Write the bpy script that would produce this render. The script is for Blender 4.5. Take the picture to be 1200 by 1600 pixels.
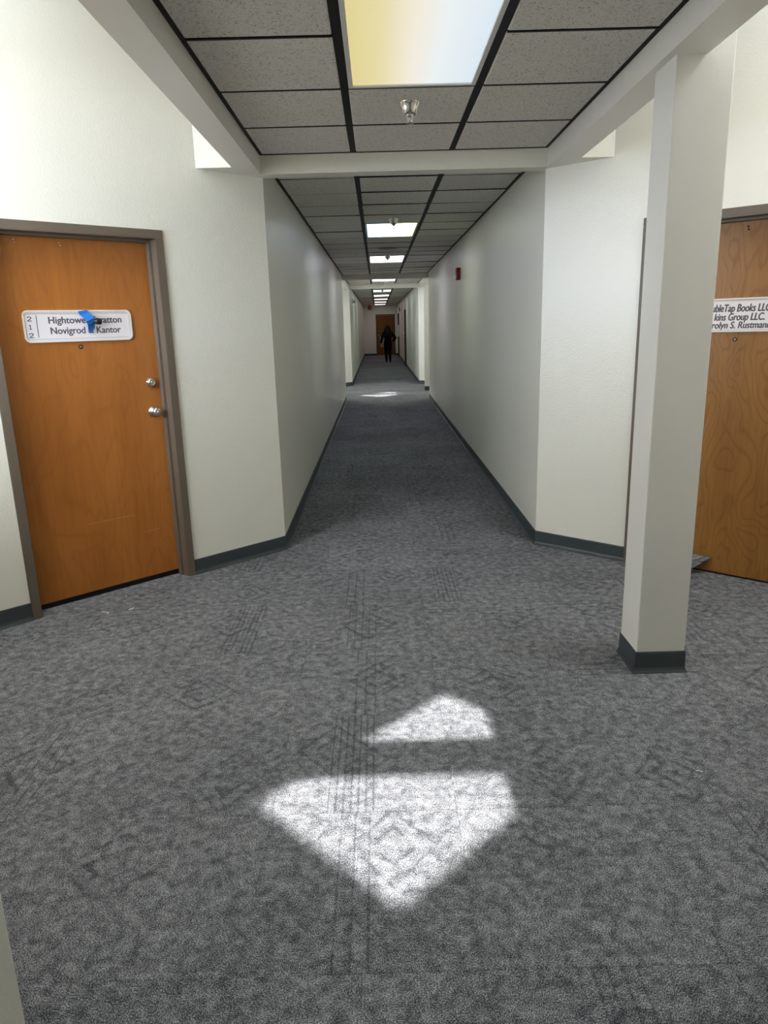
import bpy, bmesh, math, random
from mathutils import Vector, Matrix
random.seed(7)
for o in list(bpy.data.objects):
    bpy.data.objects.remove(o, do_unlink=True)
S = bpy.context.scene
C = S.collection

# ------------------------------------------------------------ camera
F_PX, PITCH, YAW, ROLL, CAM_H = 1120.7, 0.25436, -0.00264, -0.02708, 1.55
cd = bpy.data.cameras.new('camera'); cam = bpy.data.objects.new('camera', cd); C.objects.link(cam)
cd.sensor_fit = 'VERTICAL'; cd.sensor_height = 36.0; cd.sensor_width = 27.0
cd.lens = 36.0 * F_PX / 1600.0
cd.clip_start = 0.05; cd.clip_end = 200
fw = Vector((-math.sin(YAW) * math.cos(PITCH), math.cos(YAW) * math.cos(PITCH), -math.sin(PITCH)))
r0 = Vector((math.cos(YAW), math.sin(YAW), 0)); u0 = r0.cross(fw)
rr = r0 * math.cos(ROLL) + u0 * math.sin(ROLL); uu = -r0 * math.sin(ROLL) + u0 * math.cos(ROLL)
cam.matrix_world = Matrix(((rr.x, uu.x, -fw.x, 0), (rr.y, uu.y, -fw.y, 0), (rr.z, uu.z, -fw.z, CAM_H), (0, 0, 0, 1)))
S.camera = cam

# ------------------------------------------------------------ light and exposure
SUN_KX, SUN_KY = 0.5, 0.18           # how far the sun's rays shift per metre of height
SKY_STRENGTH, SUN_STRENGTH = 22.5, 12.0
LAMP = 4.4                            # radiance of a lit ceiling panel
w = bpy.data.worlds.new('sky'); S.world = w; w.use_nodes = True
bg = w.node_tree.nodes['Background']; bg.inputs[1].default_value = SKY_STRENGTH
_n, _l = w.node_tree.nodes, w.node_tree.links          # hazy white round the sun, bluer away from it
_tc = _n.new('ShaderNodeTexCoord'); _dot = _n.new('ShaderNodeVectorMath'); _dot.operation = 'DOT_PRODUCT'
_dot.inputs[1].default_value = Vector((-SUN_KX, SUN_KY, 1.0)).normalized()
_rp = _n.new('ShaderNodeValToRGB'); _e = _rp.color_ramp.elements
_e[0].position = 0.10; _e[0].color = (0.70, 0.82, 1.0, 1); _e[1].position = 0.95; _e[1].color = (1.0, 0.97, 0.90, 1)
_l.new(_tc.outputs['Generated'], _dot.inputs[0]); _l.new(_dot.outputs['Value'], _rp.inputs[0]); _l.new(_rp.outputs[0], bg.inputs[0])
sd = bpy.data.lights.new('sun', 'SUN'); sd.energy = SUN_STRENGTH; sd.angle = math.radians(0.9); sd.color = (1.0, 0.965, 0.92)
sun = bpy.data.objects.new('sun', sd); C.objects.link(sun)
sun.rotation_euler = Vector((SUN_KX, -SUN_KY, -1.0)).to_track_quat('-Z', 'Y').to_euler()
S.view_settings.view_transform = 'Standard'; S.view_settings.look = 'None'
S.view_settings.gamma = 1.0; S.view_settings.exposure = 0.15; S.view_settings.use_curve_mapping = False

# ------------------------------------------------------------ node helpers
class NT:
    def __init__(s, name):
        s.m = bpy.data.materials.new(name); s.m.use_nodes = True
        s.t = s.m.node_tree; s.b = s.t.nodes['Principled BSDF']
    def n(s, typ, **kw):
        x = s.t.nodes.new(typ)
        for k, v in kw.items(): setattr(x, k, v)
        return x
    def put(s, sock, v):
        if hasattr(v, 'is_output') or isinstance(v, bpy.types.NodeSocket): s.t.links.new(v, sock)
        else: sock.default_value = v
    def math(s, op, a, b=None, c=None, clamp=False):
        x = s.n('ShaderNodeMath', operation=op, use_clamp=clamp)
        s.put(x.inputs[0], a)
        if b is not None: s.put(x.inputs[1], b)
        if c is not None: s.put(x.inputs[2], c)
        return x.outputs[0]
    def vmath(s, op, a, b=None):
        x = s.n('ShaderNodeVectorMath', operation=op); s.put(x.inputs[0], a)
        if b is not None: s.put(x.inputs[1], b)
        return x.outputs[0]
    def noise(s, vec, scale, detail=2.0, rough=0.5, dist=0.0):
        x = s.n('ShaderNodeTexNoise'); s.put(x.inputs['Vector'], vec)
        x.inputs['Scale'].default_value = scale; x.inputs['Detail'].default_value = detail
        x.inputs['Roughness'].default_value = rough; x.inputs['Distortion'].default_value = dist
        return x.outputs['Fac']
    def ramp(s, fac, stops):
        x = s.n('ShaderNodeValToRGB'); s.put(x.inputs[0], fac)
        e = x.color_ramp.elements
        while len(e) < len(stops): e.new(0.5)
        for i, (p, c) in enumerate(stops):
            e[i].position = p; e[i].color = c if len(c) == 4 else (*c, 1)
        return x.outputs[0]
    def rng(s, v, a, b, c=0.0, d=1.0):
        x = s.n('ShaderNodeMapRange', clamp=True); s.put(x.inputs[0], v)
        for i, q in enumerate((a, b, c, d)): x.inputs[i + 1].default_value = q
        return x.outputs[0]
    def mix(s, f, a, b):
        x = s.n('ShaderNodeMix', data_type='RGBA'); s.put(x.inputs[0], f)
        s.put(x.inputs[6], a if not isinstance(a, tuple) else (*a[:3], 1)); s.put(x.inputs[7], b if not isinstance(b, tuple) else (*b[:3], 1))
        return x.outputs[2]
    def bump(s, h, strength, dist=0.001):
        x = s.n('ShaderNodeBump'); x.inputs['Strength'].default_value = strength; x.inputs['Distance'].default_value = dist
        s.put(x.inputs['Height'], h); s.t.links.new(x.outputs[0], s.b.inputs['Normal'])
    def set(s, **kw):
        for k, v in kw.items(): s.put(s.b.inputs[k.replace('_', ' ')], v if not (isinstance(v, tuple) and len(v) == 3) else (*v, 1))
        return s.m
    @property
    def pos(s): return s.n('ShaderNodeNewGeometry').outputs['Position']
    @property
    def obj(s): return s.n('ShaderNodeTexCoord').outputs['Object']

def plain(name, col, rough=0.5, metal=0.0, spec=0.5, vary=0.06):
    t = NT(name); f = t.noise(t.obj, 9.0, 3.0)
    lo = tuple(c * (1 - vary) for c in col); hi = tuple(min(1, c * (1 + vary)) for c in col)
    t.set(Base_Color=t.mix(f, lo, hi), Roughness=rough, Metallic=metal)
    t.b.inputs['Specular IOR Level'].default_value = spec
    return t.m

def wall_mat(name, col, bump=0.35):
    t = NT(name); p = t.pos
    f = t.noise(p, 2.3, 3.0)
    t.set(Base_Color=t.mix(f, tuple(c * 0.97 for c in col), col), Roughness=0.36)
    t.b.inputs['Specular IOR Level'].default_value = 0.8
    h = t.math('ADD', t.rng(t.noise(p, 95.0, 2.0, 0.55), 0.42, 0.7), t.math('MULTIPLY', t.noise(p, 260.0, 1.0), 0.3))
    t.bump(h, bump, 0.0016)
    return t.m
M = {}
M['wall'] = wall_mat('wall_paint', (0.86, 0.84, 0.75))
M['trim'] = wall_mat('smooth_paint', (0.80, 0.78, 0.735), 0.08)
M['base'] = plain('slate_vinyl', (0.040, 0.052, 0.058), 0.42)
M['frame'] = plain('taupe_enamel', (0.138, 0.106, 0.078), 0.5)
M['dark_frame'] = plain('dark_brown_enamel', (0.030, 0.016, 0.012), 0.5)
M['black'] = plain('black_metal', (0.008, 0.009, 0.010), 0.6, spec=0.2)
M['plenum'] = plain('dark_plenum', (0.012, 0.012, 0.013), 0.9)
M['chrome'] = plain('chrome', (0.80, 0.79, 0.77), 0.16, 1.0)
M['steel'] = plain('brushed_nickel', (0.62, 0.60, 0.57), 0.28, 1.0)
M['brass'] = plain('dull_brass', (0.30, 0.22, 0.12), 0.35, 1.0)
M['bronze'] = plain('dark_bronze', (0.07, 0.05, 0.03), 0.4, 0.8)
M['white_metal'] = plain('white_enamel', (0.72, 0.72, 0.70), 0.4)
M['sign'] = plain('sign_plastic', (0.82, 0.765, 0.76), 0.35, vary=0.02)
M['sign_groove'] = plain('sign_groove', (0.56, 0.54, 0.55), 0.4, vary=0.02)  # grey paints in the shading of the raised rim
M['sign_rim'] = plain('sign_rim', (0.80, 0.73, 0.66), 0.3, vary=0.02)
M['ink'] = plain('purple_grey_ink', (0.115, 0.095, 0.125), 0.5)
M['ink_dark'] = plain('charcoal_ink', (0.085, 0.080, 0.085), 0.5)
M['tape'] = plain('blue_tape', (0.010, 0.165, 0.56), 0.55, vary=0.12)
M['black_plastic'] = plain('black_plastic', (0.012, 0.012, 0.014), 0.35)
M['red'] = plain('red_plastic', (0.20, 0.010, 0.012), 0.4)
M['red_sign'] = plain('red_sign_face', (0.50, 0.075, 0.045), 0.4)
M['clear'] = plain('strobe_lens', (0.78, 0.80, 0.80), 0.15)
M['paper'] = plain('white_paper', (0.80, 0.80, 0.79), 0.7)
M['grey_panel'] = plain('grey_panel', (0.34, 0.31, 0.30), 0.5)
M['hole'] = plain('screw_hole', (0.02, 0.012, 0.008), 0.8)
M['scratch'] = plain('pale_scratch', (0.50, 0.22, 0.07), 0.5)
M['putty'] = plain('pale_plug', (0.55, 0.40, 0.32), 0.6)
M['cloth'] = plain('black_clothing', (0.004, 0.004, 0.005), 0.9, spec=0.1)
M['skin'] = plain('skin', (0.36, 0.20, 0.14), 0.55)
M['hair'] = plain('black_hair', (0.003, 0.0025, 0.0025), 0.6, spec=0.15)
M['stain'] = plain('grey_grille', (0.16, 0.16, 0.16), 0.6)

M['ground'] = plain('pavement', (0.16, 0.155, 0.14), 0.9)
def tile_mat():
    t = NT('acoustic_tile'); p = t.pos
    q = t.vmath('ADD', p, t.vmath('MULTIPLY', t.n('ShaderNodeObjectInfo').outputs['Random'], (7.0, 13.0, 0)))
    warp = t.noise(q, 30.0, 2.0)
    fis = t.noise(q, 105.0, 2.0, 0.6, 1.4)
    pin = t.noise(q, 330.0, 1.0)
    d = t.math('MAXIMUM', t.rng(fis, 0.56, 0.65), t.math('MULTIPLY', t.rng(pin, 0.62, 0.72), 0.55))
    base = t.mix(t.noise(q, 3.0, 3.0), (0.73, 0.70, 0.655), (0.79, 0.765, 0.72))
    base = t.mix(t.math('MULTIPLY', t.n('ShaderNodeObjectInfo').outputs['Random'], 0.16), base, (0.42, 0.40, 0.38))
    t.set(Base_Color=t.mix(t.math('MULTIPLY', d, 0.75), base, (0.16, 0.148, 0.135)), Roughness=0.95)
    t.b.inputs['Specular IOR Level'].default_value = 0.1
    t.bump(t.math('SUBTRACT', t.math('MULTIPLY', warp, 0.2), d), 0.4, 0.0015)
    return t.m
M['tile'] = tile_mat()

GX, GY, GS = 0.219, 3.26, 0.61        # carpet tile grid
def carpet_mat():
    t = NT('heather_carpet'); p = t.pos
    g = t.vmath('MULTIPLY', t.vmath('SUBTRACT', p, (GX, GY, 0)), (1 / GS, 1 / GS, 0))
    cell = t.vmath('FLOOR', g)
    wn = t.n('ShaderNodeTexWhiteNoise', noise_dimensions='2D'); t.put(wn.inputs['Vector'], cell)
    rv = wn.outputs['Value']; rc = wn.outputs['Color']
    fr = t.n('ShaderNodeSeparateXYZ'); t.put(fr.inputs[0], t.vmath('SUBTRACT', t.vmath('FRACTION', g), (0.5, 0.5, 0)))
    sp = t.n('ShaderNodeSeparateXYZ'); t.put(sp.inputs[0], rc)
    quarter = t.math('GREATER_THAN', rv, 0.5)
    def lerp(f, a, b): return t.math('ADD', t.math('MULTIPLY', a, t.math('SUBTRACT', 1.0, f)), t.math('MULTIPLY', b, f))
    u = lerp(quarter, fr.outputs[0], fr.outputs[1]); v = lerp(quarter, fr.outputs[1], fr.outputs[0])
    off = t.vmath('ADD', p, t.vmath('MULTIPLY', rc, (9.0, 9.0, 0.0)))
    # worn woven figure: blotches, rosettes and border lines
    blot = t.rng(t.noise(off, 26.0, 5.0, 0.76, 0.15), 0.36, 0.64)
    vor = t.n('ShaderNodeTexVoronoi', feature='F1'); vor.inputs['Randomness'].default_value = 0.85; vor.inputs['Scale'].default_value = 6.0
    wob = t.n('ShaderNodeTexNoise'); t.put(wob.inputs['Vector'], off); wob.inputs['Scale'].default_value = 12.0; wob.inputs['Detail'].default_value = 3.0
    t.put(vor.inputs['Vector'], t.vmath('ADD', off, t.vmath('MULTIPLY', t.vmath('SUBTRACT', wob.outputs['Color'], (0.5, 0.5, 0.5)), (0.16, 0.16, 0.0))))
    ringd = t.math('PINGPONG', vor.outputs['Distance'], 0.16)
    rings = t.rng(t.math('ADD', ringd, t.math('MULTIPLY', t.math('SUBTRACT', t.noise(off, 30.0, 4.0, 0.7), 0.5), 0.26)), 0.01, 0.075)
    c1 = t.math('SUBTRACT', t.math('MULTIPLY', sp.outputs[0], 0.7), 0.35)
    du = t.math('SUBTRACT', u, c1)
    band = t.math('LESS_THAN', t.math('ABSOLUTE', du), 0.13)
    stripe = t.rng(t.math('PINGPONG', du, t.math('ADD', 0.018, t.math('MULTIPLY', sp.outputs[1], 0.024))), 0.002, 0.009)      # 0 on a line
    worn = t.rng(t.noise(off, 11.0, 4.0, 0.65), 0.33, 0.50)
    lines = t.math('MULTIPLY', t.math('MULTIPLY', band, t.math('SUBTRACT', 1.0, stripe)), worn)
    edge = t.math('MAXIMUM', t.math('ABSOLUTE', fr.outputs[0]), t.math('ABSOLUTE', fr.outputs[1]))
    seam = t.math('MULTIPLY', t.rng(edge, 0.4915, 0.4985), t.rng(t.noise(p, 5.0, 2.0), 0.40, 0.60))
    big = t.rng(t.noise(p, 1.4, 3.0), 0.3, 0.7)
    # yarn tips, pulled a little along the tuft direction of each tile
    def yarn(sx, sy):
        return t.noise(t.vmath('MULTIPLY', p, (sx, sy, 1.0)), 1.0, 2.0, 0.6)
    gr = lerp(quarter, yarn(400.0, 250.0), yarn(250.0, 400.0))
    grain = t.rng(gr, 0.37, 0.65)
    pat = t.math('ADD', t.math('MULTIPLY', blot, 0.78), t.math('MULTIPLY', rings, 0.22))
    dia = t.math('ADD', t.math('ABSOLUTE', t.math('SUBTRACT', u, t.math('SUBTRACT', t.math('MULTIPLY', sp.outputs[1], 0.5), 0.25))), t.math('MULTIPLY', t.math('ABSOLUTE', t.math('SUBTRACT', v, t.math('SUBTRACT', t.math('MULTIPLY', sp.outputs[2], 0.5), 0.25))), 0.8))
    dwob = t.math('ADD', dia, t.math('MULTIPLY', t.math('SUBTRACT', t.noise(off, 26.0, 3.0, 0.6), 0.5), 0.07))
    med = t.math('SUBTRACT', 1.0, t.rng(t.math('PINGPONG', dwob, 0.055), 0.006, 0.026))
    med = t.math('MULTIPLY', t.math('MULTIPLY', med, t.rng(dia, 0.22, 0.34, 1.0, 0.0)), t.rng(t.noise(off, 8.0, 3.0), 0.38, 0.56))
    pat = t.math('SUBTRACT', pat, t.math('MULTIPLY', med, 0.42))
    pat = t.math('SUBTRACT', pat, t.math('MULTIPLY', t.math('MULTIPLY', lines, 0.5), t.rng(sp.outputs[2], 0.2, 0.7, 0.2, 0.85)))
    pat = t.math('SUBTRACT', pat, t.math('MULTIPLY', seam, 0.10))
    pat = t.math('ADD', pat, t.math('MULTIPLY', t.math('SUBTRACT', big, 0.5), 0.18))
    pat = t.math('ADD', pat, t.math('MULTIPLY', t.math('SUBTRACT', rv, 0.5), 0.14), clamp=True)
    f = t.math('ADD', t.math('MULTIPLY', grain, 0.70), t.math('MULTIPLY', t.math('SUBTRACT', pat, 0.25), 0.37), clamp=True)
    col = t.ramp(f, [(0.0, (0.019, 0.022, 0.026)), (0.30, (0.078, 0.084, 0.094)), (0.62, (0.275, 0.283, 0.305)), (1.0, (0.68, 0.69, 0.725))])
    t.set(Base_Color=col, Roughness=0.95)
    t.b.inputs['Specular IOR Level'].default_value = 0.12
    t.bump(gr, 0.6, 0.004)
    return t.m
M['carpet'] = carpet_mat()

def wood_mat(name, lo, mid, hi, figure, scale, rough):
    t = NT(name); o = t.obj
    q = t.vmath('MULTIPLY', o, (1.0, 0.0, 0.34))
    n1 = t.noise(q, scale, 2.0, 0.45, 0.4)
    rings = t.math('PINGPONG', t.math('MULTIPLY', n1, 7.0 + figure * 22.0), 0.5)      # contour lines of rotary-cut veneer
    rg = t.rng(rings, 0.0, 0.20)
    fine = t.noise(t.vmath('MULTIPLY', o, (70.0, 0.0, 2.4)), 1.0, 3.0, 0.6)
    broad = t.noise(t.vmath('MULTIPLY', o, (3.2, 0.0, 0.8)), 1.0, 2.0)
    xs = t.n('ShaderNodeSeparateXYZ'); t.put(xs.inputs[0], o)
    f = t.math('ADD', t.math('MULTIPLY', broad, 0.68), t.math('MULTIPLY', fine, 0.32))
    col = t.ramp(f, [(0.30, lo), (0.52, mid), (0.72, hi)])
    col = t.mix(t.math('MULTIPLY', t.math('SUBTRACT', 1.0, rg), figure), col, tuple(c * 0.55 for c in lo))
    smudge = t.rng(t.noise(t.vmath('MULTIPLY', o, (6.0, 0.0, 3.0)), 1.0, 3.0), 0.60, 0.78)
    col = t.mix(t.math('MULTIPLY', smudge, 0.22), col, tuple(c * 0.55 for c in lo))
    t.set(Base_Color=col, Roughness=rough)
    t.b.inputs['Specular IOR Level'].default_value = 0.32
    return t.m
M['birch'] = wood_mat('orange_birch_veneer', (0.33, 0.108, 0.017), (0.41, 0.142, 0.026), (0.48, 0.185, 0.043), 0.16, 3.4, 0.34)
M['figured'] = wood_mat('figured_birch_veneer', (0.215, 0.086, 0.017), (0.29, 0.128, 0.028), (0.365, 0.172, 0.047), 0.34, 4.6, 0.36)
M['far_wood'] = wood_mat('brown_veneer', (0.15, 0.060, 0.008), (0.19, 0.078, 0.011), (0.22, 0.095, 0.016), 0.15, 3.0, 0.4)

def lamp_mat(name, stops, strength):
    t = NT(name)
    x = t.n('ShaderNodeSeparateXYZ'); t.put(x.inputs[0], t.obj)
    f = t.rng(x.outputs[0], -0.29, 0.29)
    col = t.ramp(f, stops)
    t.put(t.b.inputs['Emission Color'], col); t.b.inputs['Emission Strength'].default_value = strength
    t.b.inputs['Base Color'].default_value = (0.12, 0.12, 0.12, 1); t.b.inputs['Roughness'].default_value = 0.5; t.b.inputs['Specular IOR Level'].default_value = 0.2
    return t.m
M['lamp_near'] = lamp_mat('two_tone_diffuser', [(0.0, (0.72, 0.61, 0.25)), (0.25, (0.76, 0.67, 0.36)), (0.47, (0.86, 0.80, 0.68)), (0.66, (0.80, 0.85, 0.86)), (1.0, (0.66, 0.76, 0.85))], 0.90)
M['lamp_a'] = lamp_mat('cool_diffuser', [(0.0, (0.36, 0.56, 1.0)), (0.46, (0.58, 0.76, 1.0)), (0.62, (0.93, 0.94, 0.64)), (1.0, (1.0, 0.90, 0.24))], LAMP)
M['lamp_b'] = lamp_mat('lilac_diffuser', [(0.0, (0.90, 0.88, 0.98)), (1.0, (0.74, 0.76, 1.0))], LAMP)
M['lamp_c'] = lamp_mat('white_diffuser', [(0.0, (0.84, 0.98, 0.96)), (1.0, (0.90, 1.0, 0.92))], LAMP)
M['lamp_d'] = lamp_mat('warm_white_diffuser', [(0.0, (1.0, 0.90, 0.92)), (1.0, (1.0, 0.92, 0.90))], LAMP * 0.62)

# ------------------------------------------------------------ mesh helpers
def link(name, me, mat, parent=None, loc=None, rot=None):
    o = bpy.data.objects.new(name, me); C.objects.link(o)
    if mat is not None and me is not None and len(me.materials) == 0: me.materials.append(M[mat] if isinstance(mat, str) else mat)
    if parent is not None: o.parent = parent
    if loc is not None: o.location = loc
    if rot is not None: o.rotation_euler = rot
    return o
def bm_box(bm, x0, x1, y0, y1, z0, z1):
    v = [bm.verts.new(p) for p in ((x0, y0, z0), (x1, y0, z0), (x1, y1, z0), (x0, y1, z0), (x0, y0, z1), (x1, y0, z1), (x1, y1, z1), (x0, y1, z1))]
    for f in ((0, 3, 2, 1), (4, 5, 6, 7), (0, 1, 5, 4), (1, 2, 6, 5), (2, 3, 7, 6), (3, 0, 4, 7)): bm.faces.new([v[i] for i in f])
    return v
def finish(bm, name, smooth=False):
    bmesh.ops.recalc_face_normals(bm, faces=bm.faces)
    me = bpy.data.meshes.new(name); bm.to_mesh(me); bm.free()
    if smooth:
        for p in me.polygons: p.use_smooth = True
    return me
def boxes(name, lst, mat, parent=None, bevel=0.0, **kw):
    bm = bmesh.new()
    for b in lst: bm_box(bm, *b)
    if bevel: bmesh.ops.bevel(bm, geom=list(bm.edges), offset=bevel, segments=2, affect='EDGES', profile=0.5)
    return link(name, finish(bm, name), mat, parent, **kw)
def bm_lathe(bm, prof, axis='z', seg=24, org=(0, 0, 0)):
    rings = []
    for r, h in prof:
        ring = []
        for k in range(seg):
            a = 2 * math.pi * k / seg; c, s = r * math.cos(a), r * math.sin(a)
            p = (c, s, h) if axis == 'z' else (c, h, s)
            ring.append(bm.verts.new((p[0] + org[0], p[1] + org[1], p[2] + org[2])))
        rings.append(ring)
    for a, b in zip(rings, rings[1:]):
        for k in range(seg): bm.faces.new((a[k], a[(k + 1) % seg], b[(k + 1) % seg], b[k]))
    bm.faces.new(rings[0]); bm.faces.new(rings[-1])
def lathe(name, prof, mat, parent=None, axis='z', seg=24, smooth=True, **kw):
    bm = bmesh.new(); bm_lathe(bm, prof, axis, seg)
    me = finish(bm, name, False)
    if smooth:
        for p in me.polygons: p.use_smooth = len(p.vertices) == 4
    return link(name, me, mat, parent, **kw)
def prism(name, poly, z0, z1, mat, parent=None, **kw):
    bm = bmesh.new()
    a = [bm.verts.new((x, y, z0)) for x, y in poly]; b = [bm.verts.new((x, y, z1)) for x, y in poly]
    bm.faces.new(a); bm.faces.new(b)
    for i in range(len(poly)):
        j = (i + 1) % len(poly); bm.faces.new((a[i], a[j], b[j], b[i]))
    return link(name, finish(bm, name), mat, parent, **kw)
def rounded(w, h, r, n=6):
    pts = []
    for cx, cy, a0 in ((w / 2 - r, h / 2 - r, 0), (-w / 2 + r, h / 2 - r, 90), (-w / 2 + r, -h / 2 + r, 180), (w / 2 - r, -h / 2 + r, 270)):
        for k in range(n + 1):
            a = math.radians(a0 + 90 * k / n); pts.append((cx + r * math.cos(a), cy + r * math.sin(a)))
    return pts
def plate_bm(bm, outer, y0, y1, inner=None):
    """extruded outline standing in the xz plane; with an inner outline it is a rim"""
    A = [bm.verts.new((x, y0, z)) for x, z in outer]; B = [bm.verts.new((x, y1, z)) for x, z in outer]; n = len(outer)
    for i in range(n): bm.faces.new((A[i], A[(i + 1) % n], B[(i + 1) % n], B[i]))
    if inner:
        D = [bm.verts.new((x, y0, z)) for x, z in inner]; E2 = [bm.verts.new((x, y1, z)) for x, z in inner]
        for i in range(n):
            j = (i + 1) % n
            bm.faces.new((A[i], A[j], D[j], D[i])); bm.faces.new((B[i], B[j], E2[j], E2[i])); bm.faces.new((D[i], D[j], E2[j], E2[i]))
    else: bm.faces.new(A); bm.faces.new(B)
_fp = bpy.utils.system_resource('DATAFILES')
try: SANS = bpy.data.fonts.load(_fp + '/fonts/Inter.woff2')   # the typeface that ships inside Blender
except Exception: SANS = None
def text(name, s, mat, parent, x0, x1, z0, z1, y, bold=0.0, shear=0.0, depth=0.0006, width=None):
    """flat lettering on a vertical plate: fills x0..x1, cap height z0..z1"""
    c = bpy.data.curves.new(name, 'FONT'); c.body = s
    if SANS and len(s) == 1: c.font = SANS
    c.shear = shear; c.size = 1.0; c.extrude = 0.0
    t = bpy.data.objects.new(name, c); C.objects.link(t)
    dg = bpy.context.evaluated_depsgraph_get(); dg.update()
    me = bpy.data.meshes.new_from_object(t.evaluated_get(dg)); bpy.data.objects.remove(t)
    xs = [v.co.x for v in me.vertices]; mn, mx = min(xs), max(xs)
    sc = (x1 - x0) / (mx - mn); sz = (z1 - z0) / 0.70
    for v in me.vertices: v.co = ((v.co.x - mn) * sc + x0, y, v.co.y * sz + z0)
    if bold:
        vs = [tuple(v.co) for v in me.vertices]; fs = [tuple(q.vertices) for q in me.polygons]; V2, F2 = [], []
        for i, (dx, dz) in enumerate(((0, 0), (1, 0), (-1, 0), (0, 0.7), (0, -0.7))):
            F2 += [tuple(k + len(V2) for k in f) for f in fs]; V2 += [(a + dx * bold * (z1 - z0), b - 0.00002 * i, c_ + dz * bold * (z1 - z0)) for a, b, c_ in vs]
        me = bpy.data.meshes.new(name); me.from_pydata(V2, [], F2); me.update()
    me.materials.clear()
    return link(name, me, mat, parent)
def tag(o, label=None, cat=None, group=None, kind=None):
    if label: o['label'] = label
    if cat: o['category'] = cat
    if group: o['group'] = group
    if kind: o['kind'] = kind
    return o
def empty(name, loc, rz=0.0):
    o = bpy.data.objects.new(name, None); C.objects.link(o); o.location = loc; o.rotation_euler = (0, 0, rz); o.empty_display_size = 0.1
    return o
def struct(o, label, cat): return tag(o, label, cat, kind='structure')

# ------------------------------------------------------------ plan
XL, XR = -0.704, 1.095                 # corridor faces
CL, CR = (-0.704, 4.971), (1.095, 4.927)   # where the slanted lobby walls meet the corridor
AL, AR = math.radians(43.23), math.radians(-41.23)
TL = (-math.cos(AL), -math.sin(AL)); TR = (math.cos(AR), math.sin(AR))
YN = 1.08                              # near mouth of the lobby
YM = 3.02
PITCH_LOBBY = 14.6
YF = YN + PITCH_LOBBY
Y2 = 4.97 + PITCH_LOBBY
YEND = 39.4
H, ZB, ROOF = 2.59, 2.482, 3.6
LL, LR = (CL[1] - YM) / -TL[1], (CR[1] - YM) / -TR[1]
APL = (CL[0] + TL[0] * LL, YM); APR = (CR[0] + TR[0] * LR, YM)

# ---- floor: slab, near carpet tiles one by one, material beyond
floor = boxes('floor', [(-3.4, 3.9, -5.2, YEND + 0.2, -0.20, -0.010), (-3.4, 3.9, 9.97, YEND + 0.2, -0.010, 0.0), (-3.4, 3.9, -5.2, 0.21, -0.010, 0.0)], 'carpet')
struct(floor, 'grey heathered carpet tile floor running down the corridor', 'floor')
g = 0.0003
bm = bmesh.new(); hs = GS / 2 - g
va = [bm.verts.new((x, y, -0.0096)) for x, y in ((-hs, -hs), (hs, -hs), (hs, hs), (-hs, hs))]
vb = [bm.verts.new((x, y, -0.0006)) for x, y in ((-hs, -hs), (hs, -hs), (hs, hs), (-hs, hs))]
ht = hs - 0.0006
vc = [bm.verts.new((x, y, 0.0)) for x, y in ((-ht, -ht), (ht, -ht), (ht, ht), (-ht, ht))]
bm.faces.new(vc)
for a, b in ((va, vb), (vb, vc)):
    for i in range(4): bm.faces.new((a[i], a[(i + 1) % 4], b[(i + 1) % 4], b[i]))
ct = finish(bm, 'carpet_tile'); ct.materials.append(M['carpet'])
for j in range(-5, 11):
    cy = GY + GS * (j + 0.5)
    for i in range(-6, 6):
        cx = GX + GS * (i + 0.5)
        if cy > 5.2 and not (XL - 0.31 < cx < XR + 0.31): continue
        if cy < 5.2:
            dl = abs(cy - YM) * 1.05
            if not (APL[0] + dl - 0.45 < cx < APR[0] - dl + 0.45) and not (XL - 0.31 < cx < XR + 0.31): continue
        link('carpet_tile', ct, None, floor, (cx, cy, random.uniform(-0.0004, 0.0)))

struct(boxes('ground', [(-60, 60, -60, 90, -4.3, -4.0)], 'ground'), 'grey ground outside the building', 'ground')

# ---- baseboards
def baseboard(pts, name, label, left_of_path=True, ends=None):
    """vinyl cove base along a floor path; the room lies to the left of the path"""
    prof = [(0.0, 0.0), (0.016, 0.0), (0.0155, 0.004), (0.009, 0.012), (0.0055, 0.024), (0.0048, 0.096), (0.003, 0.101), (0.0, 0.101)]
    bm = bmesh.new(); rings = []
    n = len(pts)
    for i, p in enumerate(pts):
        d0 = Vector(pts[i]) - Vector(pts[i - 1]) if i > 0 else Vector(pts[1]) - Vector(pts[0])
        d1 = Vector(pts[i + 1]) - Vector(pts[i]) if i < n - 1 else d0
        n0 = Vector((-d0.y, d0.x)).normalized(); n1 = Vector((-d1.y, d1.x)).normalized()
        b = (n0 + n1).normalized(); k = 1 / max(0.3, b.dot(n0))
        rings.append([bm.verts.new((p[0] + b.x * k * a, p[1] + b.y * k * a, z)) for a, z in prof])
    m = len(prof)
    for a, b in zip(rings, rings[1:]):
        for i in range(m): bm.faces.new((a[i], a[(i + 1) % m], b[(i + 1) % m], b[i]))
    bm.faces.new(rings[0]); bm.faces.new(rings[-1])
    o = link(name, finish(bm, name), 'base'); return struct(o, label, 'baseboard')

def onL(s, y0=0): return (CL[0] + TL[0] * s, CL[1] + TL[1] * s + y0)
def onR(s, y0=0): return (CR[0] + TR[0] * s, CR[1] + TR[1] * s + y0)

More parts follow.
